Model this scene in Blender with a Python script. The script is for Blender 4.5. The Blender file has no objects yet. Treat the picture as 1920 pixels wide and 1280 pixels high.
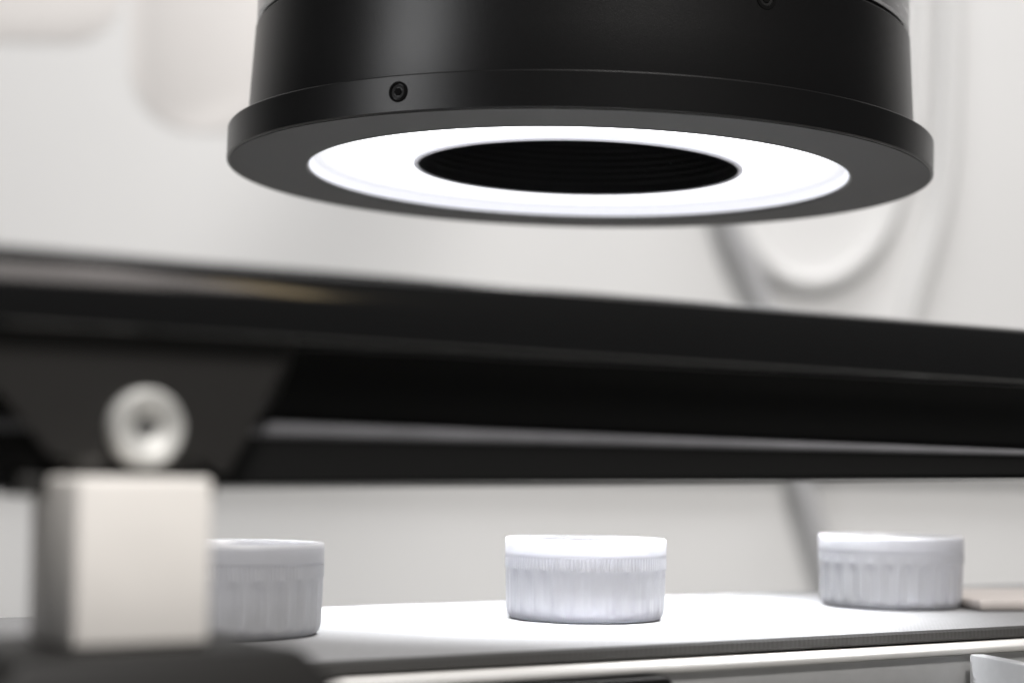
import bpy, bmesh, math, random
from mathutils import Vector, Matrix
PI = math.pi
random.seed(7)
sc = bpy.context.scene

# ------------------------------------------------------------------ camera
PITCH, ROLL = math.radians(4.083), math.radians(0.803)
cam_data = bpy.data.cameras.new('camera')
cam = bpy.data.objects.new('camera', cam_data)
sc.collection.objects.link(cam)
fwd = Vector((0, math.cos(PITCH), math.sin(PITCH)))
up0 = Vector((0, -math.sin(PITCH), math.cos(PITCH)))
rt0 = Vector((1, 0, 0))
rt = rt0 * math.cos(ROLL) + up0 * math.sin(ROLL)
up = up0 * math.cos(ROLL) - rt0 * math.sin(ROLL)
m3 = Matrix((rt, up, -fwd)).transposed()
cam.matrix_world = m3.to_4x4()                    # the lens is the origin of the place
cam_data.sensor_width = 36
cam_data.lens = 3450 / 1920 * 36
cam_data.clip_start, cam_data.clip_end = 0.01, 50
cam_data.dof.use_dof = True
cam_data.dof.focus_distance = 0.428
cam_data.dof.aperture_fstop = 9.0
sc.camera = cam

# ------------------------------------------------------------------ light
world = bpy.data.worlds.new('World')
sc.world = world
world.use_nodes = True
bg = world.node_tree.nodes['Background']
bg.inputs['Color'].default_value = (0.95, 0.97, 1.0, 1)
bg.inputs['Strength'].default_value = 0.03

def area(name, loc, target, sx, sy, power, color, spread=180):
    d = bpy.data.lights.new(name, 'AREA')
    d.shape, d.size, d.size_y, d.energy, d.color = 'RECTANGLE', sx, sy, power, color
    d.spread = math.radians(spread)
    o = bpy.data.objects.new(name, d)
    sc.collection.objects.link(o)
    o.location = loc
    o.rotation_euler = (Vector(target) - Vector(loc)).to_track_quat('-Z', 'Y').to_euler()
    return o
area('overhead_light', (-0.42, 1.10, 1.65), (-0.08, 1.75, -0.15), 1.0, 0.4, 4.2, (0.99, 0.985, 0.98), 95)
area('overhead_light', (0.45, 1.10, 1.65), (0.06, 1.75, -0.15), 1.0, 0.4, 4.1, (1.0, 0.99, 0.985), 95)
area('overhead_light', (0.42, -0.53, 1.50), (0.0, 0.3, 0.0), 0.45, 0.40, 44.0, (1.0, 0.97, 0.94))  # unseen front fill, added to brighten the post and the rail's lip
area('window_lamp', (-1.10, -0.25, 0.50), (0.0, 0.5, 0.1), 0.46, 0.50, 3.6, (0.99, 0.99, 1.0))
def polar(az, dist, z):                               # a spot in the room, seen from the rail's left end
    return (-0.04 + dist * math.sin(math.radians(az)), 0.26 - dist * math.cos(math.radians(az)), z)
area('rail_reflection_panel', polar(51.5, 1.10, 1.12), (-0.04, 0.26, 0.02), 0.54, 0.40, 1.05, (1.0, 0.93, 0.89))  # unseen panel, added for the pinkish band mirrored in the rail head
area('rail_reflection_panel', polar(67.0, 1.10, 1.12), (-0.04, 0.26, 0.02), 0.065, 0.36, 0.14, (1.0, 0.93, 0.89))  # second added panel, continues the mirrored band after a gap
area('warm_reflection_light', polar(70.3, 1.10, 0.98), (-0.04, 0.26, 0.02), 0.05, 0.20, 0.07, (1.0, 0.78, 0.45))  # added light standing in for an unseen warm thing the rail mirrors

sc.view_settings.view_transform = 'Standard'
sc.view_settings.look = 'None'
sc.view_settings.exposure = 0.0
sc.view_settings.gamma = 1.0
sc.view_settings.use_curve_mapping = False
sc.render.engine = 'CYCLES'
sc.cycles.use_denoising = True
sc.cycles.max_bounces = 10
sc.cycles.transmission_bounces = 8
sc.cycles.sample_clamp_indirect = 6

# ------------------------------------------------------------------ helpers
TH = math.radians(34)
U = Vector((math.cos(TH), math.sin(TH), 0))       # along the conveyor
V = Vector((-math.sin(TH), math.cos(TH), 0))      # across it, away from the lens
TABLE = -0.150
def L(u, v, z): return U * u + V * v + Vector((0, 0, z))

def tag(o, label=None, cat=None, group=None, kind=None):
    if label: o['label'] = label
    if cat: o['category'] = cat
    if group: o['group'] = group
    if kind: o['kind'] = kind
    return o

def empty(name, loc, rot=(0, 0, 0)):
    o = bpy.data.objects.new(name, None)
    o.empty_display_size = 0.02
    sc.collection.objects.link(o)
    o.location, o.rotation_euler = loc, rot
    return o

def sharp(bm, ang=32):
    a = math.radians(ang)
    for f in bm.faces: f.smooth = True
    for e in bm.edges:
        if len(e.link_faces) == 2 and e.calc_face_angle(0) > a: e.smooth = False

def build(name, bm, mat, parent=None, loc=(0, 0, 0), rot=(0, 0, 0), ang=32, recalc=True):
    if recalc: bmesh.ops.recalc_face_normals(bm, faces=bm.faces[:])
    sharp(bm, ang)
    me = bpy.data.meshes.new(name)
    bm.to_mesh(me); bm.free()
    me.materials.append(mat)
    o = bpy.data.objects.new(name, me)
    sc.collection.objects.link(o)
    o.location, o.rotation_euler = loc, rot
    o.parent = parent
    return o

def bevel(bm, w, seg=2, edges=None):
    if w > 0:
        bmesh.ops.bevel(bm, geom=edges or bm.edges[:], offset=w, segments=seg, profile=0.5, affect='EDGES', clamp_overlap=True)

def box(x0, x1, y0, y1, z0, z1, bev=0.0, seg=2, bm=None):
    t = bmesh.new()
    vs = [t.verts.new((x, y, z)) for z in (z0, z1) for y in (y0, y1) for x in (x0, x1)]
    for q in ((0, 2, 3, 1), (4, 5, 7, 6), (0, 1, 5, 4), (2, 6, 7, 3), (0, 4, 6, 2), (1, 3, 7, 5)):
        t.faces.new([vs[i] for i in q])
    bevel(t, bev, seg)
    if bm is None: return t
    me = bpy.data.meshes.new('tmp'); t.to_mesh(me); t.free(); bm.from_mesh(me); bpy.data.meshes.remove(me)
    return bm

def extrude_profile(pts, x0, x1, bm=None, shift=None):
    """closed profile in (y, z) swept along x; shift(x) may move the points"""
    bm = bm or bmesh.new()
    rings = []
    for x in (x0, x1):
        rings.append([bm.verts.new((x, *( (p[0], p[1]) if shift is None else shift(x, *p)))) for p in pts])
    n = len(pts)
    for i in range(n):
        bm.faces.new((rings[0][i], rings[0][(i + 1) % n], rings[1][(i + 1) % n], rings[1][i]))
    bm.faces.new(rings[0]); bm.faces.new(rings[1][::-1])
    return bm

def prism(pts, y0, y1, bev=0.0, seg=2, front_only=False):
    """outline in (x, z), thickness along y (y0 is the front)"""
    bm = bmesh.new()
    a = [bm.verts.new((x, y0, z)) for x, z in pts]
    b = [bm.verts.new((x, y1, z)) for x, z in pts]
    n = len(pts)
    ff = bm.faces.new(a)
    bm.faces.new(b[::-1])
    for i in range(n): bm.faces.new((a[i], b[i], b[(i + 1) % n], a[(i + 1) % n]))
    if bev:
        bevel(bm, bev, seg, edges=list(ff.edges) if front_only else None)
    return bm

def lathe(prof, n=96, closed=False, rfun=None, bm=None):
    """profile of (r, z) turned about z; rfun(r, z, a, i) may change the radius"""
    bm = bm or bmesh.new()
    rings = []
    for i, (r, z) in enumerate(prof):
        if r < 1e-7:
            rings.append([bm.verts.new((0, 0, z))])
        else:
            ring = []
            for k in range(n):
                a = 2 * PI * k / n
                rr = rfun(r, z, a, i) if rfun else r
                ring.append(bm.verts.new((rr * math.cos(a), rr * math.sin(a), z)))
            rings.append(ring)
    m = len(rings)
    for i in range(m if closed else m - 1):
        A, B = rings[i], rings[(i + 1) % m]
        for k in range(n):
            k2 = (k + 1) % n
            if len(A) == 1 and len(B) == 1: continue
            if len(A) == 1: bm.faces.new((A[0], B[k], B[k2]))
            elif len(B) == 1: bm.faces.new((A[k], A[k2], B[0]))
            else: bm.faces.new((A[k], A[k2], B[k2], B[k]))
    return bm

def arc(cx, cy, r, a0, a1, n):
    return [(cx + r * math.cos(math.radians(a0 + (a1 - a0) * i / n)), cy + r * math.sin(math.radians(a0 + (a1 - a0) * i / n))) for i in range(n + 1)]

def catmull(P, n=10):
    P = [Vector(p) for p in P]
    Q = [P[0] * 2 - P[1]] + P + [P[-1] * 2 - P[-2]]
    out = []
    for i in range(1, len(Q) - 2):
        for k in range(n):
            t = k / n
            a, b, c, d = Q[i - 1], Q[i], Q[i + 1], Q[i + 2]
            out.append(0.5 * ((2 * b) + (c - a) * t + (2 * a - 5 * b + 4 * c - d) * t * t + (3 * b - a - 3 * c + d) * t ** 3))
    out.append(Q[-2])
    return out

def tube(path, r, n=16):
    bm = bmesh.new()
    rings = []
    ref = Vector((0, 1, 0))
    for i, p in enumerate(path):
        t = (path[min(i + 1, len(path) - 1)] - path[max(i - 1, 0)]).normalized()
        a = t.cross(ref)
        if a.length < 1e-4: a = t.cross(Vector((1, 0, 0)))
        a.normalize(); b = t.cross(a)
        rings.append([bm.verts.new(p + (a * math.cos(2 * PI * k / n) + b * math.sin(2 * PI * k / n)) * r) for k in range(n)])
    for A, B in zip(rings, rings[1:]):
        for k in range(n): bm.faces.new((A[k], A[(k + 1) % n], B[(k + 1) % n], B[k]))
    bm.faces.new(rings[0]); bm.faces.new(rings[-1][::-1])
    return bm

# ------------------------------------------------------------------ materials
def mat(name, color, rough=0.5, metal=0.0, spec=0.5, noise=0.0, nscale=200.0, bump=0.0, bscale=2000.0, rvar=0.0,
        coat=0.0, scratch=None, bdist=0.00002):
    m = bpy.data.materials.new(name)
    m.use_nodes = True
    nt = m.node_tree
    N, K = nt.nodes, nt.links
    b = N['Principled BSDF']
    b.inputs['Base Color'].default_value = (*color, 1)
    b.inputs['Roughness'].default_value = rough
    b.inputs['Metallic'].default_value = metal
    b.inputs['Specular IOR Level'].default_value = spec
    b.inputs['Coat Weight'].default_value = coat
    b.inputs['Coat Roughness'].default_value = 0.08
    tc = N.new('ShaderNodeTexCoord')
    def noi(scale, detail=3.0, stretch=None):
        t = N.new('ShaderNodeTexNoise')
        t.inputs['Scale'].default_value = scale
        t.inputs['Detail'].default_value = detail
        if stretch:
            mp = N.new('ShaderNodeMapping'); mp.inputs['Scale'].default_value = stretch
            K.new(tc.outputs['Object'], mp.inputs['Vector']); K.new(mp.outputs['Vector'], t.inputs['Vector'])
        else:
            K.new(tc.outputs['Object'], t.inputs['Vector'])
        return t
    if noise:
        t = noi(nscale)
        r = N.new('ShaderNodeMapRange')
        r.inputs['From Min'].default_value, r.inputs['From Max'].default_value = 0.3, 0.7
        r.inputs['To Min'].default_value, r.inputs['To Max'].default_value = 1 - noise, 1 + noise
        K.new(t.outputs['Fac'], r.inputs['Value'])
        mx = N.new('ShaderNodeVectorMath'); mx.operation = 'SCALE'
        mx.inputs[0].default_value = color
        K.new(r.outputs['Result'], mx.inputs['Scale'])
        K.new(mx.outputs['Vector'], b.inputs['Base Color'])
    if rvar:
        t = noi(nscale * 0.4, 5, scratch)
        r = N.new('ShaderNodeMapRange')
        r.inputs['From Min'].default_value, r.inputs['From Max'].default_value = 0.3, 0.7
        r.inputs['To Min'].default_value, r.inputs['To Max'].default_value = max(0.02, rough - rvar), rough + rvar
        K.new(t.outputs['Fac'], r.inputs['Value']); K.new(r.outputs['Result'], b.inputs['Roughness'])
    if bump:
        t = noi(bscale, 2, scratch)
        bp = N.new('ShaderNodeBump')
        bp.inputs['Strength'].default_value = bump
        bp.inputs['Distance'].default_value = bdist
        K.new(t.outputs['Fac'], bp.inputs['Height']); K.new(bp.outputs['Normal'], b.inputs['Normal'])
    return m

M = {}
M['wall'] = mat('white_wall_paint', (0.712, 0.708, 0.706), 0.7, noise=0.015, nscale=6)
M['pink'] = mat('pale_pink_plastic', (0.70, 0.675, 0.66), 0.6, noise=0.02, nscale=10)
M['shade_ledge'] = mat('white_ledge', (0.70, 0.70, 0.70), 0.5)
M['hose'] = mat('pale_grey_hose', (0.69, 0.687, 0.685), 0.6)
M['cable'] = mat('grey_cable', (0.42, 0.42, 0.43), 0.5)
M['table'] = mat('grey_bench_top', (0.32, 0.32, 0.31), 0.5, noise=0.05, nscale=40)
M['anod'] = mat('black_anodised', (0.005, 0.0049, 0.0051), 0.30, spec=0.5, noise=0.3, nscale=3600, bump=1.0, bscale=4000, bdist=0.000028)
M['ringface'] = mat('black_face', (0.022, 0.0215, 0.0215), 0.55, spec=0.32, bump=0.3, bscale=3600)
M['bore'] = mat('matt_black_bore', (0.006, 0.006, 0.0063), 0.36, spec=0.45)
M['steel'] = mat('brushed_steel', (0.62, 0.62, 0.63), 0.34, metal=1.0, bump=0.3, bscale=900, scratch=(1, 1, 8), rvar=0.08)
M['screw'] = mat('black_screw', (0.008, 0.008, 0.008), 0.5, spec=0.25)
M['hole'] = mat('hole_black', (0.002, 0.002, 0.002), 0.8, spec=0.1)
M['gloss'] = mat('glossy_black_rail', (0.006, 0.006, 0.006), 0.10, spec=1.0, coat=1.0)
M['web'] = mat('satin_black_web', (0.007, 0.007, 0.007), 0.42, spec=0.35)
M['bracket'] = mat('black_nylon', (0.020, 0.019, 0.018), 0.38, spec=0.55, bump=0.2, bscale=1500)
M['foot'] = mat('dark_grey_foot', (0.012, 0.0115, 0.011), 0.55, spec=0.25, bump=0.2, bscale=900)
M['post'] = mat('anodised_post', (0.84, 0.81, 0.775), 0.5, noise=0.02, nscale=120, bump=0.08, bscale=900)
M['bolt'] = mat('zinc_bolt', (0.56, 0.56, 0.545), 0.58, metal=0.35, noise=0.22, nscale=350, bump=0.5, bscale=420, bdist=0.0002)
M['frame'] = mat('anodised_frame', (0.50, 0.50, 0.50), 0.45, metal=0.0, noise=0.03, nscale=300, bump=0.06, bscale=1500)
M['lip'] = mat('cream_frame_lip', (0.84, 0.825, 0.80), 0.45, noise=0.02, nscale=150)
M['bracketplate'] = mat('pale_plate', (0.90, 0.91, 0.93), 0.45, metal=0.0, noise=0.03, nscale=300)
M['strip'] = mat('grey_highlight_strip', (0.22, 0.22, 0.235), 0.4, noise=0.15, nscale=60)  # paler grey stands in for a line of light on the lip
M['socket'] = mat('socket_grey', (0.10, 0.10, 0.10), 0.6)
M['wood'] = mat('beige_strip', (0.42, 0.385, 0.365), 0.6, noise=0.08, nscale=60)

def belt_mat(name, color, weave):
    m = mat(name, color, 0.72, spec=0.25)
    nt = m.node_tree; N, K = nt.nodes, nt.links
    b = N['Principled BSDF']
    tc = N.new('ShaderNodeTexCoord')
    w = []
    for axis, s in (('X', 1500), ('Y', 1500)):
        t = N.new('ShaderNodeTexWave')
        t.wave_type, t.bands_direction = 'BANDS', axis
        t.inputs['Scale'].default_value = s / 6.283
        t.inputs['Distortion'].default_value = 1.2
        t.inputs['Detail'].default_value = 1.0
        K.new(tc.outputs['Object'], t.inputs['Vector']); w.append(t)
    mul = N.new('ShaderNodeMath'); mul.operation = 'MULTIPLY'
    K.new(w[0].outputs['Fac'], mul.inputs[0]); K.new(w[1].outputs['Fac'], mul.inputs[1])
    no = N.new('ShaderNodeTexNoise'); no.inputs['Scale'].default_value = 700; no.inputs['Detail'].default_value = 4
    K.new(tc.outputs['Object'], no.inputs['Vector'])
    ad = N.new('ShaderNodeMath'); ad.operation = 'ADD'
    K.new(mul.outputs[0], ad.inputs[0]); K.new(no.outputs['Fac'], ad.inputs[1])
    r = N.new('ShaderNodeMapRange')
    r.inputs['From Min'].default_value, r.inputs['From Max'].default_value = 0.2, 1.6
    r.inputs['To Min'].default_value, r.inputs['To Max'].default_value = 1 - weave, 1 + weave * 0.4
    K.new(ad.outputs[0], r.inputs['Value'])
    mx = N.new('ShaderNodeVectorMath'); mx.operation = 'SCALE'; mx.inputs[0].default_value = color
    K.new(r.outputs['Result'], mx.inputs['Scale']); K.new(mx.outputs['Vector'], b.inputs['Base Color'])
    bp = N.new('ShaderNodeBump'); bp.inputs['Strength'].default_value = 0.5; bp.inputs['Distance'].default_value = 0.0001
    K.new(ad.outputs[0], bp.inputs['Height']); K.new(bp.outputs['Normal'], b.inputs['Normal'])
    return m
M['belt'] = belt_mat('white_belt_fabric', (0.275, 0.275, 0.28), 0.32)
M['beltedge'] = belt_mat('grey_belt_edge', (0.050, 0.049, 0.048), 0.15)

def cap_mat():
    m = mat('translucent_white_plastic', (0.33, 0.332, 0.346), 0.36, spec=0.45)
    b = m.node_tree.nodes['Principled BSDF']
    b.inputs['Subsurface Weight'].default_value = 1.0
    b.inputs['Subsurface Radius'].default_value = (1.0, 1.0, 1.05)
    b.inputs['Subsurface Scale'].default_value = 0.008
    return m
M['cap'] = cap_mat()

def emit_mat(name, color, strength):
    m = bpy.data.materials.new(name); m.use_nodes = True
    b = m.node_tree.nodes['Principled BSDF']
    b.inputs['Base Color'].default_value = (0.5, 0.5, 0.52, 1)
    b.inputs['Roughness'].default_value = 0.4
    b.inputs['Emission Color'].default_value = (*color, 1)
    b.inputs['Emission Strength'].default_value = strength
    return m
M['led'] = emit_mat('lit_diffuser', (0.96, 0.97, 1.0), 2.6)
def led_radial(m):
    N, K = m.node_tree.nodes, m.node_tree.links
    tc = N.new('ShaderNodeTexCoord'); sx = N.new('ShaderNodeVectorMath'); sx.operation = 'MULTIPLY'
    sx.inputs[1].default_value = (1, 1, 0); K.new(tc.outputs['Object'], sx.inputs[0])
    ln = N.new('ShaderNodeVectorMath'); ln.operation = 'LENGTH'; K.new(sx.outputs['Vector'], ln.inputs[0])
    cr = N.new('ShaderNodeFloatCurve')                  # diffuser: dimmer towards its outer rim
    mr = N.new('ShaderNodeMapRange')
    mr.inputs['From Min'].default_value, mr.inputs['From Max'].default_value = 0.064, 0.0827
    mr.inputs['To Min'].default_value, mr.inputs['To Max'].default_value = 2.8, 0.42
    mr.interpolation_type = 'SMOOTHSTEP'
    K.new(ln.outputs['Value'], mr.inputs['Value'])
    N.remove(cr)
    K.new(mr.outputs['Result'], N['Principled BSDF'].inputs['Emission Strength'])
led_radial(M['led'])
M['ledwall'] = emit_mat('lit_diffuser_wall', (0.92, 0.93, 1.0), 0.62)
M['ledlip'] = emit_mat('lit_diffuser_lip', (0.90, 0.90, 0.98), 0.15)
M['ledlip'].node_tree.nodes['Principled BSDF'].inputs['Base Color'].default_value = (0.5, 0.5, 0.54, 1)

# ------------------------------------------------------------------ the setting
WY = 1.70
BK = WY / 1.15
tag(build('wall', box(-2.2, 2.2, WY, WY + 0.1, TABLE - 0.7, 1.9), M['wall']), kind='structure')
tag(build('bench_top', box(-1.2, 1.2, 0.02, WY - 0.01, TABLE - 0.03, TABLE, 0.003), M['table']), kind='structure')

def on_wall(o, label, cat, group=None): return tag(o, label, cat, group)
# ledge added across the wall behind the rail, to shade the wall below
t = empty('added_ledge', (0, WY, 0.004))
tag(t, 'white horizontal ledge added behind the black rail to shade the wall below', 'shade ledge')
build('ledge_body', box(-1.6, 1.6, -0.013, -0.001, 0.0, 0.060, 0.003), M['shade_ledge'], t)
build('cover', box(-1.6, 1.6, -0.016, -0.0135, -0.002, 0.062, 0.001), M['shade_ledge'], t)
# pale pink covers, upper left
def rounded(x0, x1, z0, z1, r, k=8):
    return (arc(x1 - r, z0 + r, r, -90, 0, k) + arc(x1 - r, z1 - r, r, 0, 90, k) + arc(x0 + r, z1 - r, r, 90, 180, k) + arc(x0 + r, z0 + r, r, 180, 270, k))
c = build('wall_cover', prism(rounded(-0.245 * BK, -0.145 * BK, 0.212 * BK, 0.46 * BK, 0.065), WY - 0.0010, WY + 0.0010, 0.0003, 2), M['pink'])
tag(c, 'pale pink rounded cover on the wall left of the ring light', 'cover')
c = build('wall_panel', prism(rounded(-0.62 * BK, -0.250 * BK, 0.268 * BK, 0.50 * BK, 0.05), WY - 0.0010, WY + 0.0010, 0.0003, 2), M['pink'])
tag(c, 'pale pink flat panel at the upper left corner of the wall', 'panel')
# hoses and the dark cable, right
h = build('looped_hose', tube(catmull([(0.115 * BK, WY - 0.009, (0.33) * BK), (0.122 * BK, WY - 0.009, (0.24) * BK), (0.140 * BK, WY - 0.009, (0.165) * BK), (0.165 * BK, WY - 0.009, (0.128) * BK), (0.195 * BK, WY - 0.009, (0.122) * BK), (0.222 * BK, WY - 0.009, (0.140) * BK), (0.240 * BK, WY - 0.009, (0.175) * BK), (0.252 * BK, WY - 0.009, (0.24) * BK), (0.255 * BK, WY - 0.009, (0.40) * BK)]), 0.0085), M['hose'], ang=60)
tag(h, 'pale grey hose hanging in a U loop below the ring light', 'hose')
h = build('hanging_hose', tube(catmull([(0.272 * BK, WY - 0.010, (0.46) * BK), (0.274 * BK, WY - 0.010, (0.32) * BK), (0.272 * BK, WY - 0.010, (0.22) * BK), (0.266 * BK, WY - 0.010, (0.165) * BK), (0.250 * BK, WY - 0.010, (0.11) * BK), (0.235 * BK, WY - 0.010, 0.068)]), 0.0095), M['hose'], ang=60)
tag(h, 'pale grey hose running down the wall at the far right', 'hose')
h = build('power_cable', tube(catmull([(0.117 * BK, WY - 0.028, (0.30) * BK), (0.124 * BK, WY - 0.028, (0.20) * BK), (0.134 * BK, WY - 0.028, (0.155) * BK), (0.154 * BK, WY - 0.028, (0.11) * BK), (0.169 * BK, WY - 0.028, (0.05) * BK), (0.179 * BK, WY - 0.028, (-0.002) * BK), (0.197 * BK, WY - 0.028, (-0.063) * BK), (0.212 * BK, WY - 0.02, (-0.11) * BK), (0.222 * BK, WY - 0.02, TABLE + 0.01)]), 0.0095), M['cable'], ang=60)
tag(h, 'dark grey cable slanting down the wall behind the ring light and rail', 'cable')

# ------------------------------------------------------------------ conveyor
BT = -0.0356                                          # belt top
conv = empty('conveyor', L(0.28, 0.368, TABLE), (0, 0, TH))
tag(conv, 'white belt conveyor with silver frame carrying three plastic caps', 'conveyor')
HB, BZ = 0.0610, BT - TABLE                            # half belt width, belt top above bench
x0, x1 = -0.52, 0.52
prof = [(-HB + 0.0004, BZ), (HB - 0.0004, BZ), (HB, BZ - 0.0004), (HB, BZ - 0.0026), (-HB + 0.003, BZ - 0.0026), (-HB + 0.0006, BZ - 0.0006)]
build('belt', extrude_profile(prof, x0, x1), M['belt'], conv)
edge = [(-HB + 0.00035, BZ - 0.0001), (-HB + 0.0006, BZ - 0.0006), (-HB + 0.003, BZ - 0.0027), (-HB + 0.0003, BZ - 0.0027), (-HB - 0.0002, BZ - 0.0022), (-HB - 0.0002, BZ - 0.0006)]
build('belt_edge', extrude_profile(edge, x0, x1), M['beltedge'], conv)
# frame: ledge lip under the belt and the side profile with its slot
LF = 0.2958 - 0.368                                    # front of the frame
build('frame_lip', box(x0, x1, LF, HB + 0.012, BZ - 0.0046, BZ - 0.0032, 0.0005, 3), M['lip'], conv)
fr = build('frame', box(x0, x1, LF + 0.0012, HB + 0.010, BZ - 0.046, BZ - 0.0047, 0.0008, 2), M['frame'], conv)
for sx in (-0.40, 0.40):
    build('leg', box(sx - 0.02, sx + 0.02, -0.055, 0.055, 0, BZ - 0.0463, 0.002), M['frame'], conv)
# black clamp block on the frame side, and the pale cross plate at the right
k = prism([(-0.0925, -0.030), (-0.0425, -0.030), (-0.0425, -0.0062), (-0.0440, -0.0049), (-0.0905, -0.0049), (-0.0925, -0.0065)], LF - 0.004, LF + 0.0010, 0.0006)
b_ = build('clamp_block', k, M['bracket'], conv, (0, 0, BZ))
bp = build('cross_plate', box(0, 0.004, -0.060, 0.0, -0.045, -0.0045, 0.0006), M['bracketplate'], conv, (0.0475, LF - 0.0004, BZ), (0, 0, math.radians(-18)))
s = build('beige_strip', box(0, 0.11, 0, 0.05, 0, 0.0030, 0.0012), M['wood'], None, L(0.386, 0.344, BT + 0.0002), (0, 0, TH + math.radians(-20)))
tag(s, 'beige strip lying on the belt beyond the rightmost cap', 'strip')

# ------------------------------------------------------------------ bottle caps
def make_cap():
    root = empty('bottle_cap', (0, 0, 0))
    n = 132 * 6
    def rf(r, z, a, i):
        if not 5 <= i <= 15: return r
        w = min(1, max(0, (z - 0.0012) / 0.0016)) * min(1, max(0, (0.0123 - z) / 0.0022))
        c = 0.5 + 0.5 * math.cos(24 * a)
        return r - 0.00038 * w * (1 - c ** 1.4) + 0.00004 * w * math.cos(72 * a + 0.6)
    prof = [(0, 0.0003), (0.0164, 0.0003), (0.0176, 0.0), (0.0184, 0.0002), (0.0190, 0.0008), (0.0194, 0.0017)]
    for z in (0.0025, 0.0035, 0.005, 0.007, 0.009, 0.0102, 0.0109, 0.0115, 0.0120, 0.0124):
        prof.append((0.0195 + 0.00035 * (z / 0.0124), z))
    # fine knurl, bead and smooth tear band on top, one moulding with the skirt
    prof += [(0.01986, 0.0128), (0.01988, 0.0150), (0.0199, 0.01535), (0.01997, 0.0155), (0.01999, 0.0162), (0.01993, 0.0165),
             (0.01996, 0.0185), (0.0199, 0.0195), (0.0197, 0.0197), (0.0190, 0.0197), (0.0184, 0.0192), (0.0183, 0.0127),
             (0.0182, 0.008), (0.0180, 0.003), (0.0167, 0.0017), (0, 0.0016)]
    def rf2(r, z, a, i):
        if i == 15: return r + 0.00012 * min(1, max(0, (-math.cos(24 * a) - 0.45) * 6))   # bridge stubs
        if i in (16, 17): return r + 0.00012 * math.cos(132 * a)
        return rf(r, z, a, i)
    build('shell', lathe(prof, n, rfun=rf2), M['cap'], root, ang=50)
    inner = [(0.0150, 0.0017), (0.0158, 0.0017), (0.0157, 0.0070), (0.0151, 0.0070)]
    build('sealing_ring', lathe(inner, 96, closed=True), M['cap'], root)
    return root
cap0 = make_cap()
CAPV = 0.370
spots = [(0.2725, 0.370, 5, 'bright white fluted plastic cap directly under the ring light'),
         (0.378, 0.3695, 40, 'grey looking fluted plastic cap at the right end of the belt'),
         (0.1755, 0.368, 77, 'shaded grey plastic cap half hidden behind the pale post')]
for i, (u, v, rz, lab) in enumerate(spots):
    if i == 0: o = cap0
    else:
        o = cap0.copy(); sc.collection.objects.link(o)
        for ch in [c for c in bpy.data.objects if c.parent == cap0]:
            cc = ch.copy(); sc.collection.objects.link(cc); cc.parent = o
    o.location = L(u, v, BT + 0.0001)
    o.rotation_euler = (0, 0, math.radians(rz))
    tag(o, lab, 'bottle cap', 'plastic caps on the belt')

# ------------------------------------------------------------------ ring light
RK = 0.872                                             # overall size of the lamp
RC = Vector((0.0180, 0.5631, 0.0919)) * RK + Vector((0.0013, 0, -0.0009))
ring = empty('ring_light', RC, (math.radians(-0.30), math.radians(0.84), 0))
ring.scale = (RK, RK, RK)
tag(ring, 'round black ring light glowing white underneath, hanging over the belt', 'ring light')
RB, RO, RI = 0.1072, 0.0827, 0.0494
# flange: outer rim, underside
fl = [(RO, 0.0048), (RO, 0.0003), (RO + 0.0003, 0.0), (RB - 0.0003, 0.0), (RB, 0.0003), (RB, 0.0094), (RB - 0.0002, 0.0097), (0.1016, 0.0097), (0.095, 0.0097), (0.095, 0.0048)]
build('flange', lathe(fl, 256, closed=True), M['anod'], ring)
bd = [(0.1008, 0.0098), (0.1014, 0.0098), (0.10145, 0.0103), (0.10085, 0.0240), (0.1000, 0.0405), (0.0995, 0.0411), (0.090, 0.0411), (0.090, 0.0098)]
build('underside', lathe([(RO + 0.0006, -0.0002), (RB - 0.0009, -0.0002), (RB - 0.0007, 0.0002), (RO + 0.0004, 0.0002)], 256, closed=True), M['ringface'], ring)
build('housing', lathe(bd, 256, closed=True), M['anod'], ring)
gap = [(0.0965, 0.0405), (0.0978, 0.0405), (0.0978, 0.0425), (0.0965, 0.0425)]
build('gap_ring', lathe(gap, 192, closed=True), M['hole'], ring)
sv = [(0.090, 0.0424), (0.0990, 0.0424), (0.0997, 0.0430), (0.0997, 0.064), (0.0990, 0.0648), (0.05, 0.0652), (0.05, 0.0424)]
build('collar', lathe(sv, 256, closed=True), M['steel'], ring)
build('lid', lathe([(0.0, 0.0653), (0.060, 0.0653), (0.060, 0.076), (0.058, 0.078), (0.0, 0.078)], 96), M['anod'], ring)
# lit diffuser, its side wall and inner lip
build('diffuser', lathe([(RI + 0.0016, 0.0042), (RO - 0.0001, 0.0042), (RO - 0.0001, 0.0047), (RI + 0.0016, 0.0047)], 192, closed=True), M['led'], ring)
build('diffuser_wall', lathe([(RO - 0.0002, 0.0006), (RO - 0.0002, 0.0041), (RO - 0.0007, 0.0041), (RO - 0.0003, 0.0006)], 192, closed=True), M['ledwall'], ring)
build('inner_lip', lathe([(RI, 0.0026), (RI + 0.0003, 0.0024), (RI + 0.0011, 0.0024), (RI + 0.0015, 0.0027), (RI + 0.0015, 0.0048), (RI, 0.0048)], 192, closed=True), M['ledlip'], ring)
bw = [(RI - 0.0001, 0.0027), (RI - 0.0001, 0.0060)]
for k in range(14):                                    # baffle threads inside the barrel
    z = 0.0060 + k * 0.0022
    bw += [(RI - 0.0001, z + 0.0002), (RI - 0.0003, z + 0.0008), (RI - 0.0003, z + 0.0012), (RI - 0.0001, z + 0.0018)]
build('bore', lathe(bw + [(RI - 0.0001, 0.0400), (0.030, 0.0402), (0.030, 0.0600), (0.0, 0.0600)], 160), M['bore'], ring)
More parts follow.
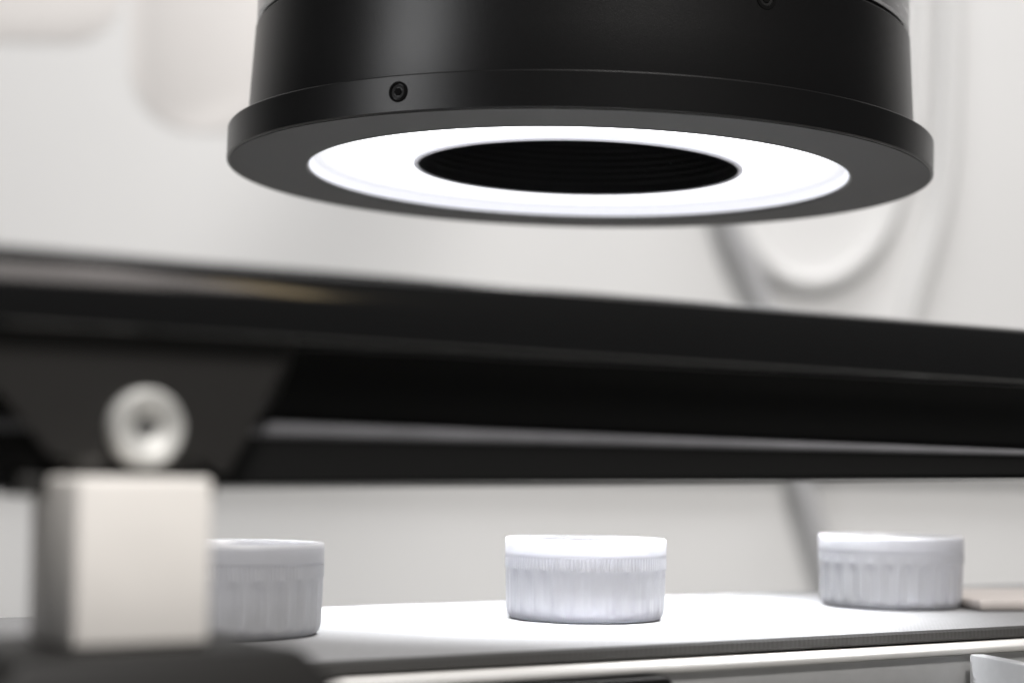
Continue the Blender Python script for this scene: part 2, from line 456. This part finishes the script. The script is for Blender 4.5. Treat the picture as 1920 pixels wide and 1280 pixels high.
build('lens', lathe([(0.0, 0.0520), (0.012, 0.0526), (0.022, 0.0545), (0.029, 0.0580), (0.029, 0.0595), (0.0, 0.0595)], 96), M['gloss'], ring)
for k in range(12):                                    # the LEDs behind the diffuser throw a fairly narrow beam
    a = 2 * PI * (k + 0.5) / 12
    d = bpy.data.lights.new('led', 'AREA')
    d.shape, d.size, d.energy, d.color, d.spread = 'DISK', 0.022, 0.047, (0.95, 0.97, 1.0), math.radians(56)
    o = bpy.data.objects.new('led', d); sc.collection.objects.link(o)
    o.parent = ring; o.location = (0.066 * math.cos(a), 0.066 * math.sin(a), 0.0040)
# screws
def screw(name, ang_vec, zz, R, rad):
    a = math.atan2(ang_vec[1], ang_vec[0])
    root = build(name, lathe([(0, -0.0010), (rad * 0.42, -0.0010), (rad * 0.46, 0.0), (rad * 0.66, 0.00005), (rad * 0.74, -0.0002), (rad * 0.76, -0.0012)], 40), M['screw'], ring,
                 (math.cos(a) * (R + 0.0001), math.sin(a) * (R + 0.0001), zz), (PI / 2, 0, a + PI / 2), ang=40)
    build('counterbore', lathe([(rad * 0.76, 0.00018), (rad, 0.00018), (rad, 0.00002), (rad * 0.76, 0.00002)], 40, closed=True), M['hole'], root)
    build('hex_socket', lathe([(0, 0.00012), (rad * 0.42, 0.00012), (rad * 0.42, 0.00002), (0, 0.00002)], 6), M['hole'], root)
screw('set_screw', (-0.0488, -0.0931), 0.0053, RB, 0.0027)
screw('set_screw', (0.0470, -0.0931), 0.0340, 0.1003, 0.0030)
# mount that carries it, above the frame
mt = empty('camera_mount', (RC.x, WY, 0.60))
tag(mt, 'black camera mount arm above the ring light, out of view', 'mount')
build('wall_plate', box(-0.05, 0.05, -0.012, -0.0005, -0.05, 0.05, 0.002), M['anod'], mt)
build('arm', box(-0.02, 0.02, RC.y - WY - 0.03, -0.0122, -0.02, 0.02, 0.003), M['anod'], mt)
build('column', lathe([(0.0, RC.z + 0.0785 * RK - 0.60), (0.028, RC.z + 0.0785 * RK - 0.60), (0.028, -0.0202), (0, -0.0202)], 64), M['anod'], mt, (0, RC.y - WY, 0))

# ------------------------------------------------------------------ guide rail
RV = 0.2465
rail = empty('guide_rail', L(0.20, RV, 0.0), (0, 0, TH))
tag(rail, 'long glossy black guide rail crossing the whole picture in front', 'rail')
ra, rb = -0.36, 0.36
T, B = 0.0297, 0.0188
# head: gently convex glossy front overhanging the clamp
F = -0.0085
steps = [(0.0, 70), (0.04, 60), (0.10, 44), (0.16, 33), (0.22, 25), (0.32, 21), (0.42, 18), (0.52, 14), (0.65, 8), (0.80, 5), (0.97, 3), (0.985, -30), (1.0, -60)]
ys, zs, y_ = [0.0], [T], 0.0                           # slope of the front against height, integrated downwards
for (t0, p0), (t1, p1) in zip(steps, steps[1:]):
    for q in range(4):
        ph = math.radians(p0 + (p1 - p0) * (q + 0.5) / 4)
        dz = (t1 - t0) * (T - B) / 4
        y_ -= dz * math.tan(ph); ys.append(y_); zs.append(zs[-1] - dz)
my = min(ys)
head = [(0.0068, B), (0.0068, T)] + [(F + y - my, z) for y, z in zip(ys, zs)]
build('rail_head', extrude_profile(head, ra, rb), M['gloss'], rail, ang=25)
build('web', box(ra, rb, 0.0022, 0.0062, 0.0050, B - 0.0001, 0.0003), M['web'], rail)
# lower lip; its underside runs up slightly to the right
def lipshift(x, y, z):
    t = (x + 0.085) / 0.175
    top = 0.0068 - 0.0009 * t
    bot = -0.0027 + 0.0035 * t
    return (y, bot + (top - bot) * z)
lip = [(0.0060, 0.02), (0.0060, 0.97), (0.0022, 1.0), (0.0006, 0.97), (-0.0002, 0.90), (-0.0002, 0.06), (0.0003, 0.0), (0.0055, 0.0)]
build('lower_lip', extrude_profile(lip, ra, rb, shift=lipshift), M['web'], rail, ang=45)
highlight = [(0.0021, 1.0), (0.0004, 1.02), (-0.0004, 1.0), (-0.0009, 0.94), (-0.0009, 0.86), (-0.00025, 0.80), (-0.00025, 0.905), (0.0005, 0.975)]  # raised strip that carries the lip's highlight line as its colour
build('highlight_strip', extrude_profile(highlight, ra, rb, shift=lipshift), M['strip'], rail, ang=45)

# ------------------------------------------------------------------ stand that holds the rail
BX = 0.1005
st = empty('rail_stand', L(BX, RV - 0.008, TABLE), (0, 0, TH))
tag(st, 'pale square post with black clamp and dark foot holding the rail', 'stand')
Z = -TABLE
def P(u, z): return (u - BX, z + Z)
out = [P(0.0560, 0.0187), P(0.0690, 0.0175), P(0.0803, 0.0097), P(0.0893, 0.0032), P(0.0908, -0.0010), P(0.1108, -0.0009), P(0.1110, 0.0004), P(0.1170, 0.0052), P(0.1222, 0.0104), P(0.1242, 0.0146), P(0.1252, 0.0187)]
cl = prism(out, 0.0018, 0.0095, 0.0)
bmesh.ops.bevel(cl, geom=[e for e in cl.edges if min(v.co.z for v in e.verts) < 0.0160 + Z and all(abs(v.co.y - 0.0018) < 1e-6 for v in e.verts)], offset=0.0024, segments=1, affect='EDGES')
clamp = build('clamp', cl, M['bracket'], st)
bo = build('bolt', lathe([(0.0054, 0.0), (0.0054, 0.0016), (0.0052, 0.0021), (0.0048, 0.0024), (0.0042, 0.0023), (0.0019, 0.0015), (0.0016, 0.0012), (0.0015, 0.0004), (0, 0.0004)], 48), M['bolt'], st,
           (0.1006 - BX, 0.0017, 0.0055 + Z), (PI / 2, 0, 0), ang=40)
build('socket', lathe([(0.0, 0.0008), (0.00148, 0.0008), (0.00148, 0.0006), (0, 0.0006)], 6), M['socket'], bo)
build('neck', box(0.0840 - BX, 0.1130 - BX, 0.0040, 0.0130, -0.0040 + Z, -0.0012 + Z, 0.0005), M['bracket'], st)
PV = 0.2305 - (RV - 0.008)
build('post', box(0.0878 - BX, 0.1069 - BX, PV, PV + 0.0180, -0.0236 + Z, -0.0013 + Z, 0.0008, 3), M['post'], st)
# foot: sloping skirt under the post, then a stem to the bench
ft = bmesh.new()
rings = []
for (u0, u1, v0, v1, z) in ((0.0780, 0.1168, PV - 0.008, PV + 0.026, -0.0237), (0.0725, 0.1235, PV - 0.010, PV + 0.030, -0.0300), (0.0725, 0.1235, PV - 0.010, PV + 0.030, TABLE)):
    rings.append([ft.verts.new((u0 - BX, v0, z + Z)), ft.verts.new((u1 - BX, v0, z + Z)), ft.verts.new((u1 - BX, v1, z + Z)), ft.verts.new((u0 - BX, v1, z + Z))])
for A, Bq in zip(rings, rings[1:]):
    for k in range(4): ft.faces.new((A[k], A[(k + 1) % 4], Bq[(k + 1) % 4], Bq[k]))
ft.faces.new(rings[0]); ft.faces.new(rings[-1][::-1])
bevel(ft, 0.0012, 3)
build('foot', ft, M['foot'], st)
